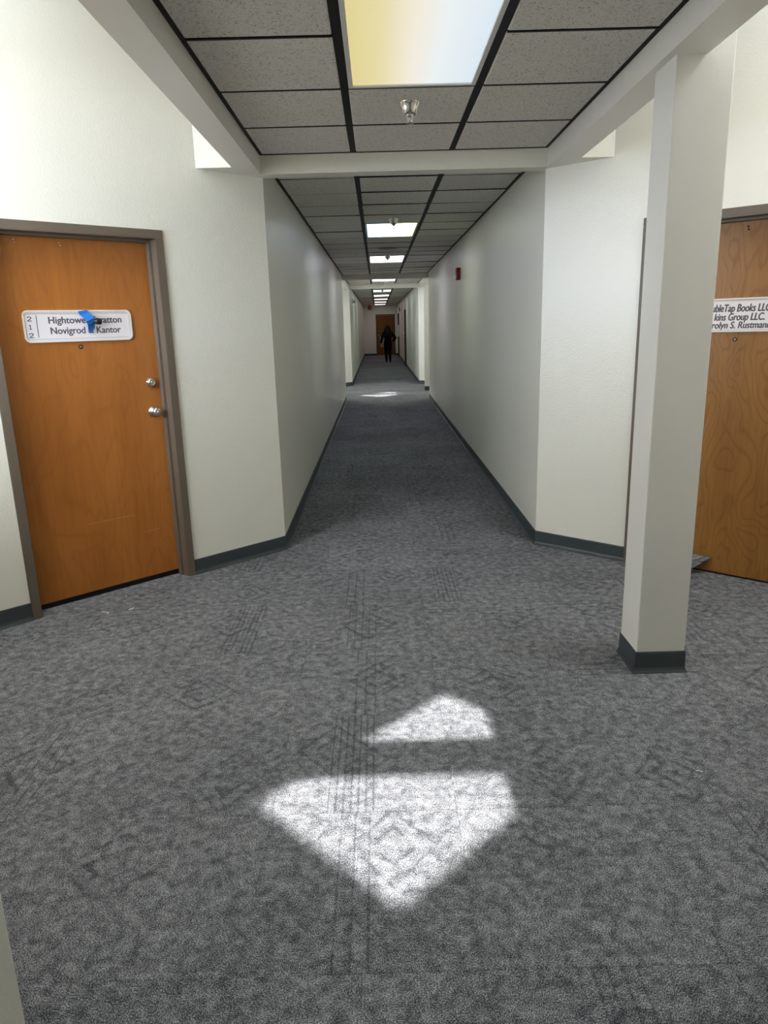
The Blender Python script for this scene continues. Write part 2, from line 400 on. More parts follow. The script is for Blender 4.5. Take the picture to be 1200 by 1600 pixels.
# ---- a tile field: ceiling with tees, tiles and a dark plenum behind
def tile_mesh(wd, ln):
    bm = bmesh.new(); a, b = wd / 2, ln / 2; e = 0.005
    lo = [bm.verts.new((x, y, 0)) for x, y in ((-a + e, -b + e), (a - e, -b + e), (a - e, b - e), (-a + e, b - e))]
    mi = [bm.verts.new((x, y, e)) for x, y in ((-a, -b), (a, -b), (a, b), (-a, b))]
    up = [bm.verts.new((x, y, 0.016)) for x, y in ((-a, -b), (a, -b), (a, b), (-a, b))]
    bm.faces.new(lo); bm.faces.new(up)
    for p, q in ((lo, mi), (mi, up)):
        for i in range(4): bm.faces.new((p[i], p[(i + 1) % 4], q[(i + 1) % 4], q[i]))
    me = finish(bm, 'ceiling_tile'); me.materials.append(M['tile']); return me
TX = (-0.118, 0.492)                   # main tee centre lines
TEE = 0.036
COLS = [(XL + 0.026, TX[0] - TEE / 2), (TX[0] + TEE / 2, TX[1] - TEE / 2), (TX[1] + TEE / 2, XR - 0.026)]
TM = [tile_mesh(b - a, 0.592) for a, b in COLS]
def ceiling(y0, y1, joint, skip, z, top, label, sag=0.0, single=True):
    c = boxes('ceiling', [(XL - 0.09, XR + 0.09, y0, y1, z + 0.035, top)], 'plenum'); struct(c, label, 'ceiling')
    for tx in TX: boxes('main_tee', [(tx - 0.0205, tx + 0.0205, y0, y1, z + 0.001, z + 0.036)], 'black', c)
    for a, b in ((XL, XL + 0.03), (XR - 0.03, XR)): boxes('wall_molding', [(a, b, y0, y1, z + 0.001, z + 0.036)], 'black', c)
    k0 = math.floor((y0 - joint) / 0.61)
    y = joint + 0.61 * k0
    rows = []
    while y < y1 - 0.02:
        rows.append(y); y += 0.61
    bmj = bmesh.new() if not single else None
    for y in rows:
        a, b = max(y, y0), min(y + 0.61, y1)
        if b - a < 0.03: continue
        if y > y0 and single:
            for ci, (xa, xb) in enumerate(COLS):
                if ci == 1 and any(s + 0.1 < y < s + 1.1 for s in skip): continue
                boxes('cross_tee', [(xa, xb, y - 0.0065, y + 0.0065, z - 0.0062, z + 0.03)], 'black', c)
        for ci, (xa, xb) in enumerate(COLS):
            if ci == 1 and any(s - 0.05 < y < s + 1.20 for s in skip): continue
            full = b - a > 0.605
            if not single:
                bm_box(bmj, xa, xb, a + 0.005, b - 0.005, z - 0.004, z + 0.012); continue
            me = TM[ci] if full else tile_mesh(xb - xa, b - a - 0.018)
            o = link('ceiling_tile', me, None, c, ((xa + xb) / 2, (a + b) / 2, z - 0.004 + random.uniform(-sag, sag) * 0.6))
            o.rotation_euler = (random.uniform(-1, 1) * sag * 1.6, random.uniform(-1, 1) * sag * 1.2, random.uniform(-0.002, 0.002))
    if not single:
        o = link('ceiling_tile', finish(bmj, 'tile_field'), 'tile', c); o['kind'] = 'stuff'
    return c
def light(y, z, lamp, label, i):
    e = empty('ceiling_light', ((TX[0] + TX[1]) / 2, y + 0.61, z)); tag(e, label, 'light', 'recessed ceiling light panels')
    wx, wy = 0.285, 0.604; r = 0.020
    boxes('frame', [(-wx, -wx + r, -wy, wy, -0.006, 0.016), (wx - r, wx, -wy, wy, -0.006, 0.016), (-wx + r, wx - r, -wy, -wy + r, -0.006, 0.016), (-wx + r, wx - r, wy - r, wy, -0.006, 0.016)], 'white_metal', e, bevel=0.002)
    boxes('housing', [(-wx + 0.004, wx - 0.004, -wy + 0.004, wy - 0.004, 0.018, 0.034)], 'white_metal', e)
    bm = bmesh.new(); nx, ny = 8, 14                       # acrylic sheet that sags a little between its edges
    gr = [[bm.verts.new(((-1 + 2 * a / nx) * (wx - r), (-1 + 2 * b / ny) * (wy - r), 0.002 - 0.006 * (1 - (-1 + 2 * a / nx) ** 2) * (1 - (-1 + 2 * b / ny) ** 2))) for a in range(nx + 1)] for b in range(ny + 1)]
    for b in range(ny):
        for a in range(nx): bm.faces.new((gr[b][a], gr[b + 1][a], gr[b + 1][a + 1], gr[b][a + 1]))
    me = bpy.data.meshes.new('diffuser'); bm.to_mesh(me); bm.free()
    for p in me.polygons: p.use_smooth = True
    link('diffuser', me, lamp, e)
    return e

# ---- the lobby: slanted walls, beams, bulkheads, roof with a skylight and an added mirrored one
def lobby(oy, word, first):
    out = []
    TOP = ROOF
    # slanted far walls (with a doorway in the near lobby)
    def slanted(side):
        org = CL if side == 'left' else CR; ang = AL if side == 'left' else AR; ln = LL if side == 'left' else LR
        sg = -1 if side == 'left' else 1
        a, b = (0.742, 1.744) if side == 'left' else (0.662, 1.668)
        if first:
            segs = [(0, a, 0, TOP), (b, ln, 0, TOP), (a, b, 2.112, TOP)]
        else: segs = [(0, ln, 0, TOP)]
        lst = [(min(sg * p, sg * q), max(sg * p, sg * q), 0, 0.14, z0, z1) for p, q, z0, z1 in segs]
        o = boxes('wall_%s' % side, lst, 'wall', loc=(org[0], org[1] + oy, 0), rot=(0, 0, ang))
        return struct(o, 'cream slanted wall on the %s of the %s lobby' % (side, word), 'wall')
    slanted('left'); slanted('right')
    t = 0.14
    for side, (px, sgn, ap) in dict(left=(XL, -1, APL), right=(XR, 1, APR)).items():
        d = Vector((ap[0] - px, ap[1] - YN)).normalized(); nn = Vector((d.y, -d.x)) if sgn > 0 else Vector((-d.y, d.x))
        p = [(px, YN), (ap[0], ap[1]), (ap[0] + nn.x * t, ap[1] + nn.y * t), (px + nn.x * t, YN + nn.y * t)]
        lab = 'cream slanted wall on the near %s side of the %s lobby' % (side, word)
        if side == 'right':
            struct(prism('wall_%s' % side, [(x, y + oy) for x, y in p], 0, TOP, 'wall'), lab, 'wall'); continue
        L = (Vector(ap) - Vector((px, YN))).length; ang = math.atan2(-d.y, -d.x)      # window added unseen to light the pillar; eave added to block sun
        wa, wb, za, zb = L - 1.12, L - 0.12, 1.35, 2.80
        o = boxes('wall_%s' % side, [(0, L, -t, 0, 0, za), (0, L, -t, 0, zb, TOP), (0, L - wb, -t, 0, za, zb), (L - wa, L, -t, 0, za, zb), (L - wb - 1, L - wa + 1, -1.5, -t, zb + 0.02, zb + 0.12)], 'wall', loc=(ap[0], ap[1] + oy, 0), rot=(0, 0, ang))
        struct(o, lab, 'wall')
        if ang: 
            wn = struct(boxes('window_%d' % (1 if first else 2), [(L - wb, L - wb + 0.04, -0.10, -0.05, za, zb), (L - wa - 0.04, L - wa, -0.10, -0.05, za, zb), (L - wb, L - wa, -0.10, -0.05, za, za + 0.04), (L - wb, L - wa, -0.10, -0.05, zb - 0.04, zb)], 'white_metal', loc=(ap[0], ap[1] + oy, 0), rot=(0, 0, ang)), 'window frame in the near left wall of the %s lobby' % word, 'window')
    # beams beside the lowered ceiling, the bulkheads across it
    struct(boxes('trim_1' if first else 'trim_3', [(-0.838, XL + 0.004, YN - 0.02 + oy, 4.87 + oy, ZB, 2.78)], 'trim'), 'cream beam along the left edge of the %s lobby ceiling' % word, 'beam')
    struct(boxes('trim_2' if first else 'trim_4', [(XR - 0.004, 1.238, YN - 0.02 + oy, 4.87 + oy, ZB, 2.78)], 'trim'), 'cream beam along the right edge of the %s lobby ceiling' % word, 'beam')
    struct(boxes('wall_bulkhead', [(-1.045, 1.425, 4.87 + oy, 4.998 + oy, ZB, TOP), (-1.20, -0.838, 4.645 + oy, 4.998 + oy, ZB, TOP), (1.238, 1.56, 4.63 + oy, 4.998 + oy, ZB, TOP)], 'wall'), 'cream bulkhead over the corridor mouth of the %s lobby' % word, 'beam')
    struct(boxes('wall_bulkhead', [(-1.045, 1.425, YN - 0.06 + oy, YN + 0.07 + oy, ZB, TOP)], 'trim'), 'cream bulkhead over the near mouth of the %s lobby' % word, 'beam')
    # roof with two tilted rectangular skylight openings, the right one added to brighten walls
    q = [(-0.5, 2.12), (0.0, 1.62), (0.72, 2.33), (0.215, 2.835)]
    op = [(x - SUN_KX * TOP, y + SUN_KY * TOP + oy) for x, y in q]
    mid = (XL + XR) / 2
    op2 = [(2 * mid - x, y) for x, y in op][::-1]
    bm = bmesh.new(); zt = TOP + 0.10
    outer = [(-3.1, YN - 0.4 + oy), (3.6, YN - 0.4 + oy), (3.6, 5.3 + oy), (-3.1, 5.3 + oy)]
    loops = []
    for z in (TOP, zt):
        eds = []; vv = []
        for lp in (outer, op, op2):
            vs = [bm.verts.new((x, y, z)) for x, y in lp]; vv.append(vs)
            eds += [bm.edges.new((vs[i], vs[(i + 1) % 4])) for i in range(4)]
        bmesh.ops.triangle_fill(bm, edges=eds, use_beauty=True); loops.append(vv)
    for a, b in zip(*loops):
        for i in range(4): bm.faces.new((a[i], a[(i + 1) % 4], b[(i + 1) % 4], b[i]))
    roof = struct(link('ceiling', finish(bm, 'roof'), 'wall'), 'high cream ceiling with two skylights over the %s lobby' % word, 'ceiling')
    boxes('roof_beam', [(-2.7, -0.85, 2.875 + oy, 3.085 + oy, TOP - 0.13, TOP)], 'trim', roof)
    boxes('roof_beam', [(1.25, 3.2, 2.875 + oy, 3.085 + oy, TOP - 0.13, TOP)], 'trim', roof)
    for lp in (op, op2):                                      # portals guide sky sampling through the openings
        ld = bpy.data.lights.new('portal', 'AREA'); ld.shape = 'RECTANGLE'
        cx = sum(p[0] for p in lp) / 4; cy = sum(p[1] for p in lp) / 4
        ex = Vector(lp[1]) - Vector(lp[0]); ey = Vector(lp[2]) - Vector(lp[1])
        ld.size = ex.length; ld.size_y = ey.length; ld.cycles.is_portal = True
        lo = bpy.data.objects.new('portal', ld); C.objects.link(lo)
        lo.location = (cx, cy, TOP + 0.05); lo.rotation_euler = (0, 0, math.atan2(ex.y, ex.x))
    # pillar on the right, at the middle of the lobby
    pl = empty('pillar', (1.2325, 3.055 + oy, 0)); struct(pl, 'square off-white pillar with dark base in the %s lobby' % word, 'pillar')
    boxes('shaft', [(-0.1085, 0.1085, -0.105, 0.105, 0, TOP)], 'trim', pl, bevel=0.004)
    pr = [(0.1085, 0.0), (0.123, 0.0), (0.1225, 0.004), (0.117, 0.012), (0.1138, 0.024), (0.113, 0.096), (0.111, 0.101), (0.1085, 0.101)]
    bm = bmesh.new(); R = []
    for sx, sy in ((-1, -1), (1, -1), (1, 1), (-1, 1)): R.append([bm.verts.new((sx * a, sy * (a - 0.0035), z)) for a, z in pr])
    for i in range(4):
        a, b = R[i], R[(i + 1) % 4]
        for k in range(len(pr) - 1): bm.faces.new((a[k], b[k], b[k + 1], a[k + 1]))
    tag(link('base_trim', finish(bm, 'base_trim'), 'base', pl), 'dark slate vinyl base')

lobby(0.0, 'near', True)
lobby(PITCH_LOBBY, 'far', False)

# ---- corridor walls
def corridor_wall(side, y0, y1, label, hole=None):
    x0, x1 = (XL - 0.13, XL) if side == 'left' else (XR, XR + 0.13)
    return struct(boxes('wall_%s' % side, [(x0, x1, y0, y1, 0, 2.78)], 'wall'), label, 'wall')
corridor_wall('left', CL[1], YF, 'cream left wall of the corridor between the two lobbies')
corridor_wall('right', CR[1], YF, 'cream right wall of the corridor between the two lobbies')
corridor_wall('left', CL[1] + PITCH_LOBBY, YEND + 0.1, 'cream left wall of the farthest corridor stretch')
corridor_wall('right', CR[1] + PITCH_LOBBY, YEND + 0.1, 'cream right wall of the farthest corridor stretch')
corridor_wall('left', -5.0, YN, 'cream left wall of the corridor by the camera, lower left edge')
corridor_wall('right', -5.0, YN, 'cream right wall of the corridor by the camera')
struct(boxes('wall_end', [(XL - 0.13, XR + 0.13, YEND, YEND + 0.14, 0, 2.78)], 'wall'), 'pale wall closing the far end of the corridor', 'wall')
struct(boxes('wall_back', [(XL - 0.13, XR + 0.13, -5.14, -5.0, 0, 2.78)], 'wall'), 'cream wall behind the camera', 'wall')
YB2 = YN - 0.06 + PITCH_LOBBY

L1 = (8.04, 11.70)
ceiling(YN + 0.07, 4.87, 4.83, (2.39,), H, 2.78, 'speckled acoustic tile ceiling between the beams of the near lobby', 0.0015)
ceiling(4.998, YB2, 5.61, L1, H, 2.78, 'acoustic tile ceiling of the corridor between the lobbies', 0.0055)
ceiling(YN + 0.07 + PITCH_LOBBY, 4.87 + PITCH_LOBBY, 4.83 + PITCH_LOBBY, (2.39 + PITCH_LOBBY,), H, 2.78, 'acoustic tile ceiling between the beams of the far lobby', 0.0015)
L2 = [22.62 + 3.66 * k for k in range(5)]
ceiling(4.998 + PITCH_LOBBY, YEND, 22.62, L2, H, 2.78, 'acoustic tile ceiling of the farthest corridor stretch', 0.0, single=False)
struct(boxes('ceiling', [(XL, XR, -5.0, YN - 0.06, H, 2.78)], 'tile'), 'acoustic ceiling of the corridor behind the camera', 'ceiling')

light(2.39, H, 'lamp_near', 'large ceiling light panel glowing yellow on the left and bluish white on the right', 0)
light(L1[0], H, 'lamp_a', 'cool white ceiling panel, first inside the corridor beyond the cross beam', 1)
light(L1[1], H, 'lamp_b', 'lilac white ceiling panel, second inside the corridor, before the dark beam', 2)
light(2.39 + PITCH_LOBBY, H, 'lamp_c', 'bright ceiling panel between the beams of the far lobby', 3)
for k, y in enumerate(L2):
    light(y, H, 'lamp_c' if k < 2 else 'lamp_d', 'thin bright ceiling panel beyond the far lobby, %s of five counted from the camera' % ('first', 'second', 'third', 'fourth', 'last')[k], 4 + k)
light(-2.2, H - 0.01, 'lamp_c', 'ceiling light panel in the corridor behind the camera', 9)

# ---- baseboards along the walls (room on the left of each path)
P = PITCH_LOBBY
baseboard([onL(0.735), CL, (XL, YF)][::-1], 'baseboard_left', 'dark slate baseboard along the left corridor wall and round its corner')
baseboard([onL(LL), onL(1.75)][::-1], 'baseboard_left', 'short dark slate baseboard left of the left door')
baseboard([onR(0.655), CR, (XR, YF)], 'baseboard_right', 'dark slate baseboard along the right corridor wall and round its corner')
baseboard([onR(LR), onR(1.675)], 'baseboard_right', 'short dark slate baseboard right of the right door')
baseboard([onL(LL, P), onL(0, P), (XL, YEND), (-0.06, YEND)][::-1], 'baseboard_left', 'dark baseboard along the left wall of the farthest stretch')
baseboard([onR(LR, P), onR(0, P), (XR, YEND), (0.96, YEND)], 'baseboard_right', 'dark baseboard along the right wall of the farthest stretch')
baseboard([(XL, -5.0), (XL, YN), APL][::-1], 'baseboard_left', 'dark slate baseboard round the near left corner')
baseboard([(XR, -5.0), (XR, YN), APR], 'baseboard_right', 'dark slate baseboard round the near right corner')

# ------------------------------------------------------------ doors
def door_frame(parent, x0, x1, ztop, mat, y0=-0.012, fw_=0.05, deep=0.15):
    bm = bmesh.new()
    bm_box(bm, x0, x0 + fw_, y0, deep, 0, ztop - fw_); bm_box(bm, x1 - fw_, x1, y0, deep, 0, ztop - fw_); bm_box(bm, x0, x1, y0, deep, ztop - fw_, ztop)
    bmesh.ops.bevel(bm, geom=list(bm.edges), offset=0.0025, segments=2, affect='EDGES')
    f = link('door_frame', finish(bm, 'door_frame'), mat, parent)
    s = 0.015; xa, xb, zt = x0 + fw_, x1 - fw_, ztop - fw_
    boxes('door_stop', [(xa, xa + s, 0.052, 0.094, 0, zt - s), (xb - s, xb, 0.052, 0.094, 0, zt - s), (xa, xb, 0.052, 0.094, zt - s, zt)], mat, f, bevel=0.0015)
    return f
def knob_set(slab, x, y, z, zd, m='steel'):
    k = empty('door_knob', (x, y, z)); k.parent = slab
    bm = bmesh.new()
    bm_lathe(bm, [(0.033, 0.0), (0.033, -0.004), (0.029, -0.010), (0.014, -0.014), (0.012, -0.030), (0.018, -0.036), (0.027, -0.044), (0.0285, -0.054), (0.024, -0.064), (0.013, -0.068), (0.012, -0.068)], 'y', 28)
    bm_lathe(bm, [(0.009, -0.067), (0.009, -0.0705), (0.004, -0.0715)], 'y', 16)
    me = finish(bm, 'door_knob', True)
    bpy.data.objects.remove(k)
    link('door_knob', me, m, slab, (x, y, z))
    bm = bmesh.new()
    bm_lathe(bm, [(0.031, 0.0), (0.031, -0.005), (0.028, -0.012), (0.022, -0.022), (0.0205, -0.026), (0.015, -0.026), (0.014, -0.023), (0.006, -0.023)], 'y', 28)
    bm_lathe(bm, [(0.0095, -0.022), (0.0095, -0.027), (0.003, -0.0275)], 'y', 16)
    link('deadbolt', finish(bm, 'deadbolt', True), m, slab, (x, y, zd))
def peephole(slab, x, y, z):
    bm = bmesh.new(); bm_lathe(bm, [(0.0125, 0), (0.0125, -0.003), (0.010, -0.006), (0.0065, -0.006), (0.006, -0.002), (0.002, -0.0015)], 'y', 20)
    pp = link('peephole', finish(bm, 'peephole', True), 'bronze', slab, (x, y, z))
    bm = bmesh.new(); bm_lathe(bm, [(0.0058, -0.002), (0.005, -0.0045), (0.002, -0.0055)], 'y', 16)
    link('lens', finish(bm, 'lens', True), 'steel', pp)
def dots(slab, lst, y, mat='hole', plug=None):
    for x, z in lst:
        bm = bmesh.new(); bm_lathe(bm, [(0.0062, 0.001), (0.0058, -0.0012), (0.003, -0.0006)], 'y', 14)
        h = link('screw_hole', finish(bm, 'screw_hole'), mat, slab, (x, y, z))
        if plug:
            bm = bmesh.new(); bm_lathe(bm, [(0.0042, 0.0), (0.0042, -0.0022), (0.002, -0.003)], 'y', 12)
            link('plug', finish(bm, 'plug'), plug, h)

SY = 0.096                             # face of a slab behind its stop
# left door
d1 = empty('door_1', (CL[0], CL[1], 0), AL); struct(d1, 'orange birch door in a taupe frame on the left wall', 'door')
door_frame(d1, -1.750, -0.735, 2.119, 'frame')
sl = boxes('door_slab', [(-1.697, -0.788, SY, SY + 0.044, 0.036, 2.062)], 'birch', d1, bevel=0.0015)
boxes('door_sweep', [(-1.697, -0.788, SY + 0.004, SY + 0.04, 0.004, 0.036)], 'black', d1)
knob_set(sl, -0.856, SY, 1.075, 1.252)
peephole(sl, -1.252, SY, 1.478)
dots(sl, [(-1.531, 2.035), (-1.527, 2.020), (-1.297, 2.030), (-1.293, 2.016)], SY, 'hole', 'putty')
bm = bmesh.new()
for a, b, z, r in ((-1.35, -1.05, 0.452, 0.02), (-1.00, -0.90, 0.33, -0.05)): bm_box(bm, a, b, SY - 0.0006, SY, z, z + 0.003)
link('scratch', finish(bm, 'scratch'), 'scratch', sl)
# right door
d2 = empty('door_2', (CR[0], CR[1], 0), AR); struct(d2, 'figured birch door behind the pillar on the right wall', 'door')
door_frame(d2, 0.655, 1.675, 2.119, 'frame')
sr = boxes('door_slab', [(0.708, 1.622, SY, SY + 0.044, 0.012, 2.062)], 'figured', d2, bevel=0.0015)
boxes('door_sweep', [(0.708, 1.622, SY + 0.006, SY + 0.04, 0.002, 0.012)], 'black', d2)  # black strip paints in the shaded gap under this door
knob_set(sr, 1.556, SY, 1.075, 1.252)
peephole(sr, 1.188, SY, 1.420)
dots(sr, [(1.204, 2.026), (1.207, 2.011)], SY, 'hole')

# name plates
def name_plate(name, label, loc, ang, w_, h_, mat_rim, mg=0.034):
    e = empty(name, loc, ang); tag(e, label, 'sign')
    bm = bmesh.new(); plate_bm(bm, rounded(w_ - 0.004, h_ - 0.004, 0.028), -0.0045, 0.0)
    link('plate', finish(bm, 'plate'), 'sign', e)
    bm = bmesh.new(); plate_bm(bm, rounded(w_, h_, 0.030), -0.0100, 0.0, rounded(w_ - 0.016, h_ - 0.016, 0.023))
    link('rim', finish(bm, 'rim'), mat_rim, e)
    bm = bmesh.new(); plate_bm(bm, rounded(w_ - 0.022, h_ - mg, 0.022), -0.0066, -0.004, rounded(w_ - 0.030, h_ - mg - 0.008, 0.0125))
    link('inner_border', finish(bm, 'inner_border'), 'sign_groove', e)
    return e
def wall_pt(side, s, y, z):
    c, a, sg = (CL, AL, -1) if side == 'l' else (CR, AR, 1)
    lx = sg * s
    return (c[0] + math.cos(a) * lx - math.sin(a) * y, c[1] + math.sin(a) * lx + math.cos(a) * y, z)
np1 = name_plate('name_plate', 'white rounded name plate with suite number on the left door', wall_pt('l', 1.241, SY, 1.593), AL, 0.606, 0.170, 'sign_rim', 0.030)
ty = -0.0049
for ch, z in (('2', 0.045), ('1', 0.002), ('2', -0.042)):
    wd = 0.0115 if ch == '2' else 0.0065
    text('lettering', ch, 'ink', np1, -0.267 - wd, -0.267 + wd, z - 0.0165, z + 0.0165, ty, 0.03)
boxes('divider_bar', [(-0.2325, -0.2285, -0.0052, -0.004, -0.058, 0.060)], 'ink', np1)
text('lettering', 'Hightower Stratton', 'ink', np1, -0.168, 0.243, 0.015, 0.051, ty, 0.045)
text('lettering', 'Novigrod & Kantor', 'ink', np1, -0.163, 0.233, -0.041, -0.005, ty, 0.045)
np2 = name_plate('name_plate', 'white name plate with three italic lines on the right door', wall_pt('r', 1.165, SY, 1.555), AR, 0.61, 0.186, 'sign_rim', 0.018)
cx = 1.165
def lineR(s, x_vis0, x1, z0, z1): text('lettering', s, 'ink_dark', np2, x_vis0 - cx, x1 - cx, z0 - 1.555, z1 - 1.555, ty, 0.05, 0.20)
lineR('DoubleTap Books LLC', 1.000, 1.362, 1.574, 1.615)
lineR('kins Group LLC.', 1.068, 1.334, 1.526, 1.565)
lineR('Carolyn S. Rustmann', 1.010, 1.368, 1.482, 1.519)

# blue tape holding a black plug over the left name plate
def strip(name, pts, wv, th, mat, n_=None):
    """ribbon through pts (local x, y, z); wv is its half-width vector"""
    bm = bmesh.new(); ra = []
    for i, p in enumerate(pts):
        p = Vector(p); d = (Vector(pts[min(i + 1, len(pts) - 1)]) - Vector(pts[max(i - 1, 0)])).normalized()
        wd = Vector(wv[i] if isinstance(wv, list) else wv); nn = d.cross(wd).normalized() * th
        ra.append([bm.verts.new(p + wd), bm.verts.new(p - wd), bm.verts.new(p - wd + nn), bm.verts.new(p + wd + nn)])
    for a, b in zip(ra, ra[1:]):
        for i in range(4): bm.faces.new((a[i], a[(i + 1) % 4], b[(i + 1) % 4], b[i]))
    bm.faces.new(ra[0]); bm.faces.new(ra[-1])
    return finish(bm, name)
tl = wall_pt('l', 1.19, SY, 1.625)
tp = link('tape_strip', strip('tape_strip', [(-0.032, -0.0135, 0.050), (-0.022, -0.0140, 0.032), (-0.010, -0.033, 0.016), (-0.003, -0.0420, 0.000), (0.003, -0.0340, -0.020), (0.009, -0.0145, -0.044), (0.016, -0.0135, -0.058)],
    [(0.026, -0.001, 0.004), (0.026, -0.001, 0.005), (0.024, 0.001, 0.008), (0.023, 0.002, 0.010), (0.022, 0.001, 0.012), (0.020, 0.0, 0.014), (0.012, 0.0, 0.012)], 0.0010, 'tape'), 'tape', None, tl, (0, 0, AL))
tag(tp, 'torn strip of blue painter tape across the left name plate', 'tape')
bm = bmesh.new(); bm_lathe(bm, [(0.007, -0.026), (0.0088, -0.024), (0.0092, 0.008), (0.0158, 0.010), (0.0172, 0.013), (0.0172, 0.040), (0.0150, 0.043), (0.008, 0.043)], 'z', 24)
for f in bm.faces: f.smooth = len(f.verts) == 4
bmesh.ops.rotate(bm, verts=bm.verts, cent=(0, 0, 0), matrix=Matrix.Rotation(math.radians(98), 3, 'Y'))
bmesh.ops.translate(bm, verts=bm.verts, vec=(0.019, -0.0285, -0.006))
me = bpy.data.meshes.new('plug'); bm.to_mesh(me); bm.free()
tag(link('bottle_stopper', me, 'black_plastic', None, tl, (0, 0, AL)), 'small black stopper taped onto the left name plate', 'stopper')

# loose carpet offcut against the right door
def raw(name, vs, fs, mat, **kw):
    me = bpy.data.meshes.new(name); me.from_pydata(vs, [], fs); me.update(); return link(name, me, mat, **kw)
T = Vector(wall_pt('r', 1.172, SY - 0.012, 0.098)); T2 = Vector(wall_pt('r', 0.80, SY - 0.012, 0.112))
Fp = Vector((1.815, 4.17, 0.006)); F2 = Vector((1.62, 4.27, 0.006))
nv = (Fp - T).cross(T2 - T).normalized()
if nv.z < 0: nv = -nv
nv *= 0.007
vs = [T, T2, F2, Fp]; vs = [tuple(v + nv) for v in vs] + [tuple(v - nv * 0.4) for v in vs]
tag(raw('carpet_offcut', vs, [(0, 1, 2, 3), (7, 6, 5, 4), (0, 4, 5, 1), (1, 5, 6, 2), (2, 6, 7, 3), (3, 7, 4, 0)], 'carpet'), 'loose piece of grey carpet leaning on the right door behind the pillar', 'carpet')

# end door, and two more in the right wall of the far stretch
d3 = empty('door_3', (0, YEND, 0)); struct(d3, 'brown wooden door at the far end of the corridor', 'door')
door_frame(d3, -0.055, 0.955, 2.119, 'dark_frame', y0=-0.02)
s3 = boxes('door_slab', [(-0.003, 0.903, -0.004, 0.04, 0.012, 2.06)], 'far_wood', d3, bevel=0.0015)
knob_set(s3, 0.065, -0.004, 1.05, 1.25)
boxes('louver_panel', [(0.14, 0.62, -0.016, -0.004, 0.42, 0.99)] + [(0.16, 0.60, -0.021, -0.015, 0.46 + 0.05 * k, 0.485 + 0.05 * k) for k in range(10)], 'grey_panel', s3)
for n_, (ya, yb, word) in enumerate(((27.95, 28.97, 'nearer'), (36.9, 37.92, 'farther'))):
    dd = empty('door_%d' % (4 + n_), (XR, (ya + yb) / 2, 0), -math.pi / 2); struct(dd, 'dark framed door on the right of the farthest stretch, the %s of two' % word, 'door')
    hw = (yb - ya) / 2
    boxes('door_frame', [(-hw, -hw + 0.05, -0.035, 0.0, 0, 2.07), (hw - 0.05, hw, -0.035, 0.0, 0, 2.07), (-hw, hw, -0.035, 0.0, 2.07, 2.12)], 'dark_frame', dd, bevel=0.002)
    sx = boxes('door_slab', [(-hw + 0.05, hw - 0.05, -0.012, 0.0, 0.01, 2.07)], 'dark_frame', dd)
    knob_set(sx, -hw + 0.12, -0.012, 1.05, 1.25)

# ------------------------------------------------------------ ceiling and wall fittings
def sprinkler(x, y, label, first=[None]):
    if first[0] is None:
        e = empty('sprinkler_head', (x, y, H - 0.004))
        lathe('escutcheon', [(0.050, 0.0), (0.051, -0.003), (0.047, -0.006), (0.040, -0.030), (0.033, -0.050), (0.029, -0.054), (0.026, -0.050)], 'chrome', e, seg=32)
        lathe('body', [(0.016, -0.045), (0.020, -0.056), (0.020, -0.060), (0.010, -0.066), (0.007, -0.072)], 'chrome', e, seg=20)
        bm = bmesh.new(); bm_lathe(bm, [(0.004, -0.068), (0.0035, -0.082), (0.004, -0.092)], 'z', 10)
        for s in (-1, 1): bm_box(bm, s * 0.0105 - 0.0015, s * 0.0105 + 0.0015, -0.002, 0.002, -0.090, -0.062)
        link('yoke', finish(bm, 'yoke'), 'chrome', e)
        lathe('deflector', [(0.004, -0.089), (0.017, -0.092), (0.018, -0.094), (0.003, -0.095)], 'chrome', e, seg=16, smooth=False)
        first[0] = e
    else:
        s = first[0]; e = s.copy(); C.objects.link(e); e.location = (x, y, H - 0.004)
        for ch in list(s.children):
            c = ch.copy(); C.objects.link(c); c.parent = e
    tag(e, label, 'sprinkler', 'ceiling sprinklers')
sprinkler(0.187, 3.834, 'chrome sprinkler on the tile just beyond the two-tone ceiling light')
sprinkler(0.196, 7.70, 'sprinkler hanging just before the first corridor light panel')
sprinkler(0.190, 11.55, 'sprinkler hanging just before the second corridor light panel')
sprinkler(0.200, 18.6, 'tiny dark sprinkler just before the far lobby cross beam')
sprinkler(0.190, 22.4, 'tiny dark sprinkler before the first panel beyond the far lobby')
tag(lathe('ceiling_grille', [(0.135, 0.002), (0.138, -0.003), (0.130, -0.006), (0.02, -0.006)], 'stain', None, loc=(0.18, 10.55, H - 0.004), seg=32), 'faint grey round grille flush in the ceiling between the two corridor lights', 'grille')  # flat dark grey disc just below the tiles

def alarm(loc, label):
    e = empty('fire_alarm', loc, -math.pi / 2); tag(e, label, 'alarm')
    boxes('body', [(-0.058, 0.058, -0.052, 0.0, -0.075, 0.075)], 'red', e, bevel=0.006)
    bm = bmesh.new(); plate_bm(bm, rounded(0.066, 0.040, 0.008), -0.078, -0.050)
    s = link('strobe_lens', finish(bm, 'strobe_lens'), 'clear', e, (0, 0, -0.045)); tag(s, 'clear white strobe lens')
    boxes('horn_slot', [(-0.03, 0.03, -0.0545, -0.051, 0.012 + 0.014 * k, 0.018 + 0.014 * k) for k in range(3)], 'black', e)
alarm((XR, 9.78, 2.172), 'red fire alarm with clear strobe high on the right corridor wall')
alarm((XR, 34.6, 2.25), 'tiny dark red alarm on the right wall near the end door')
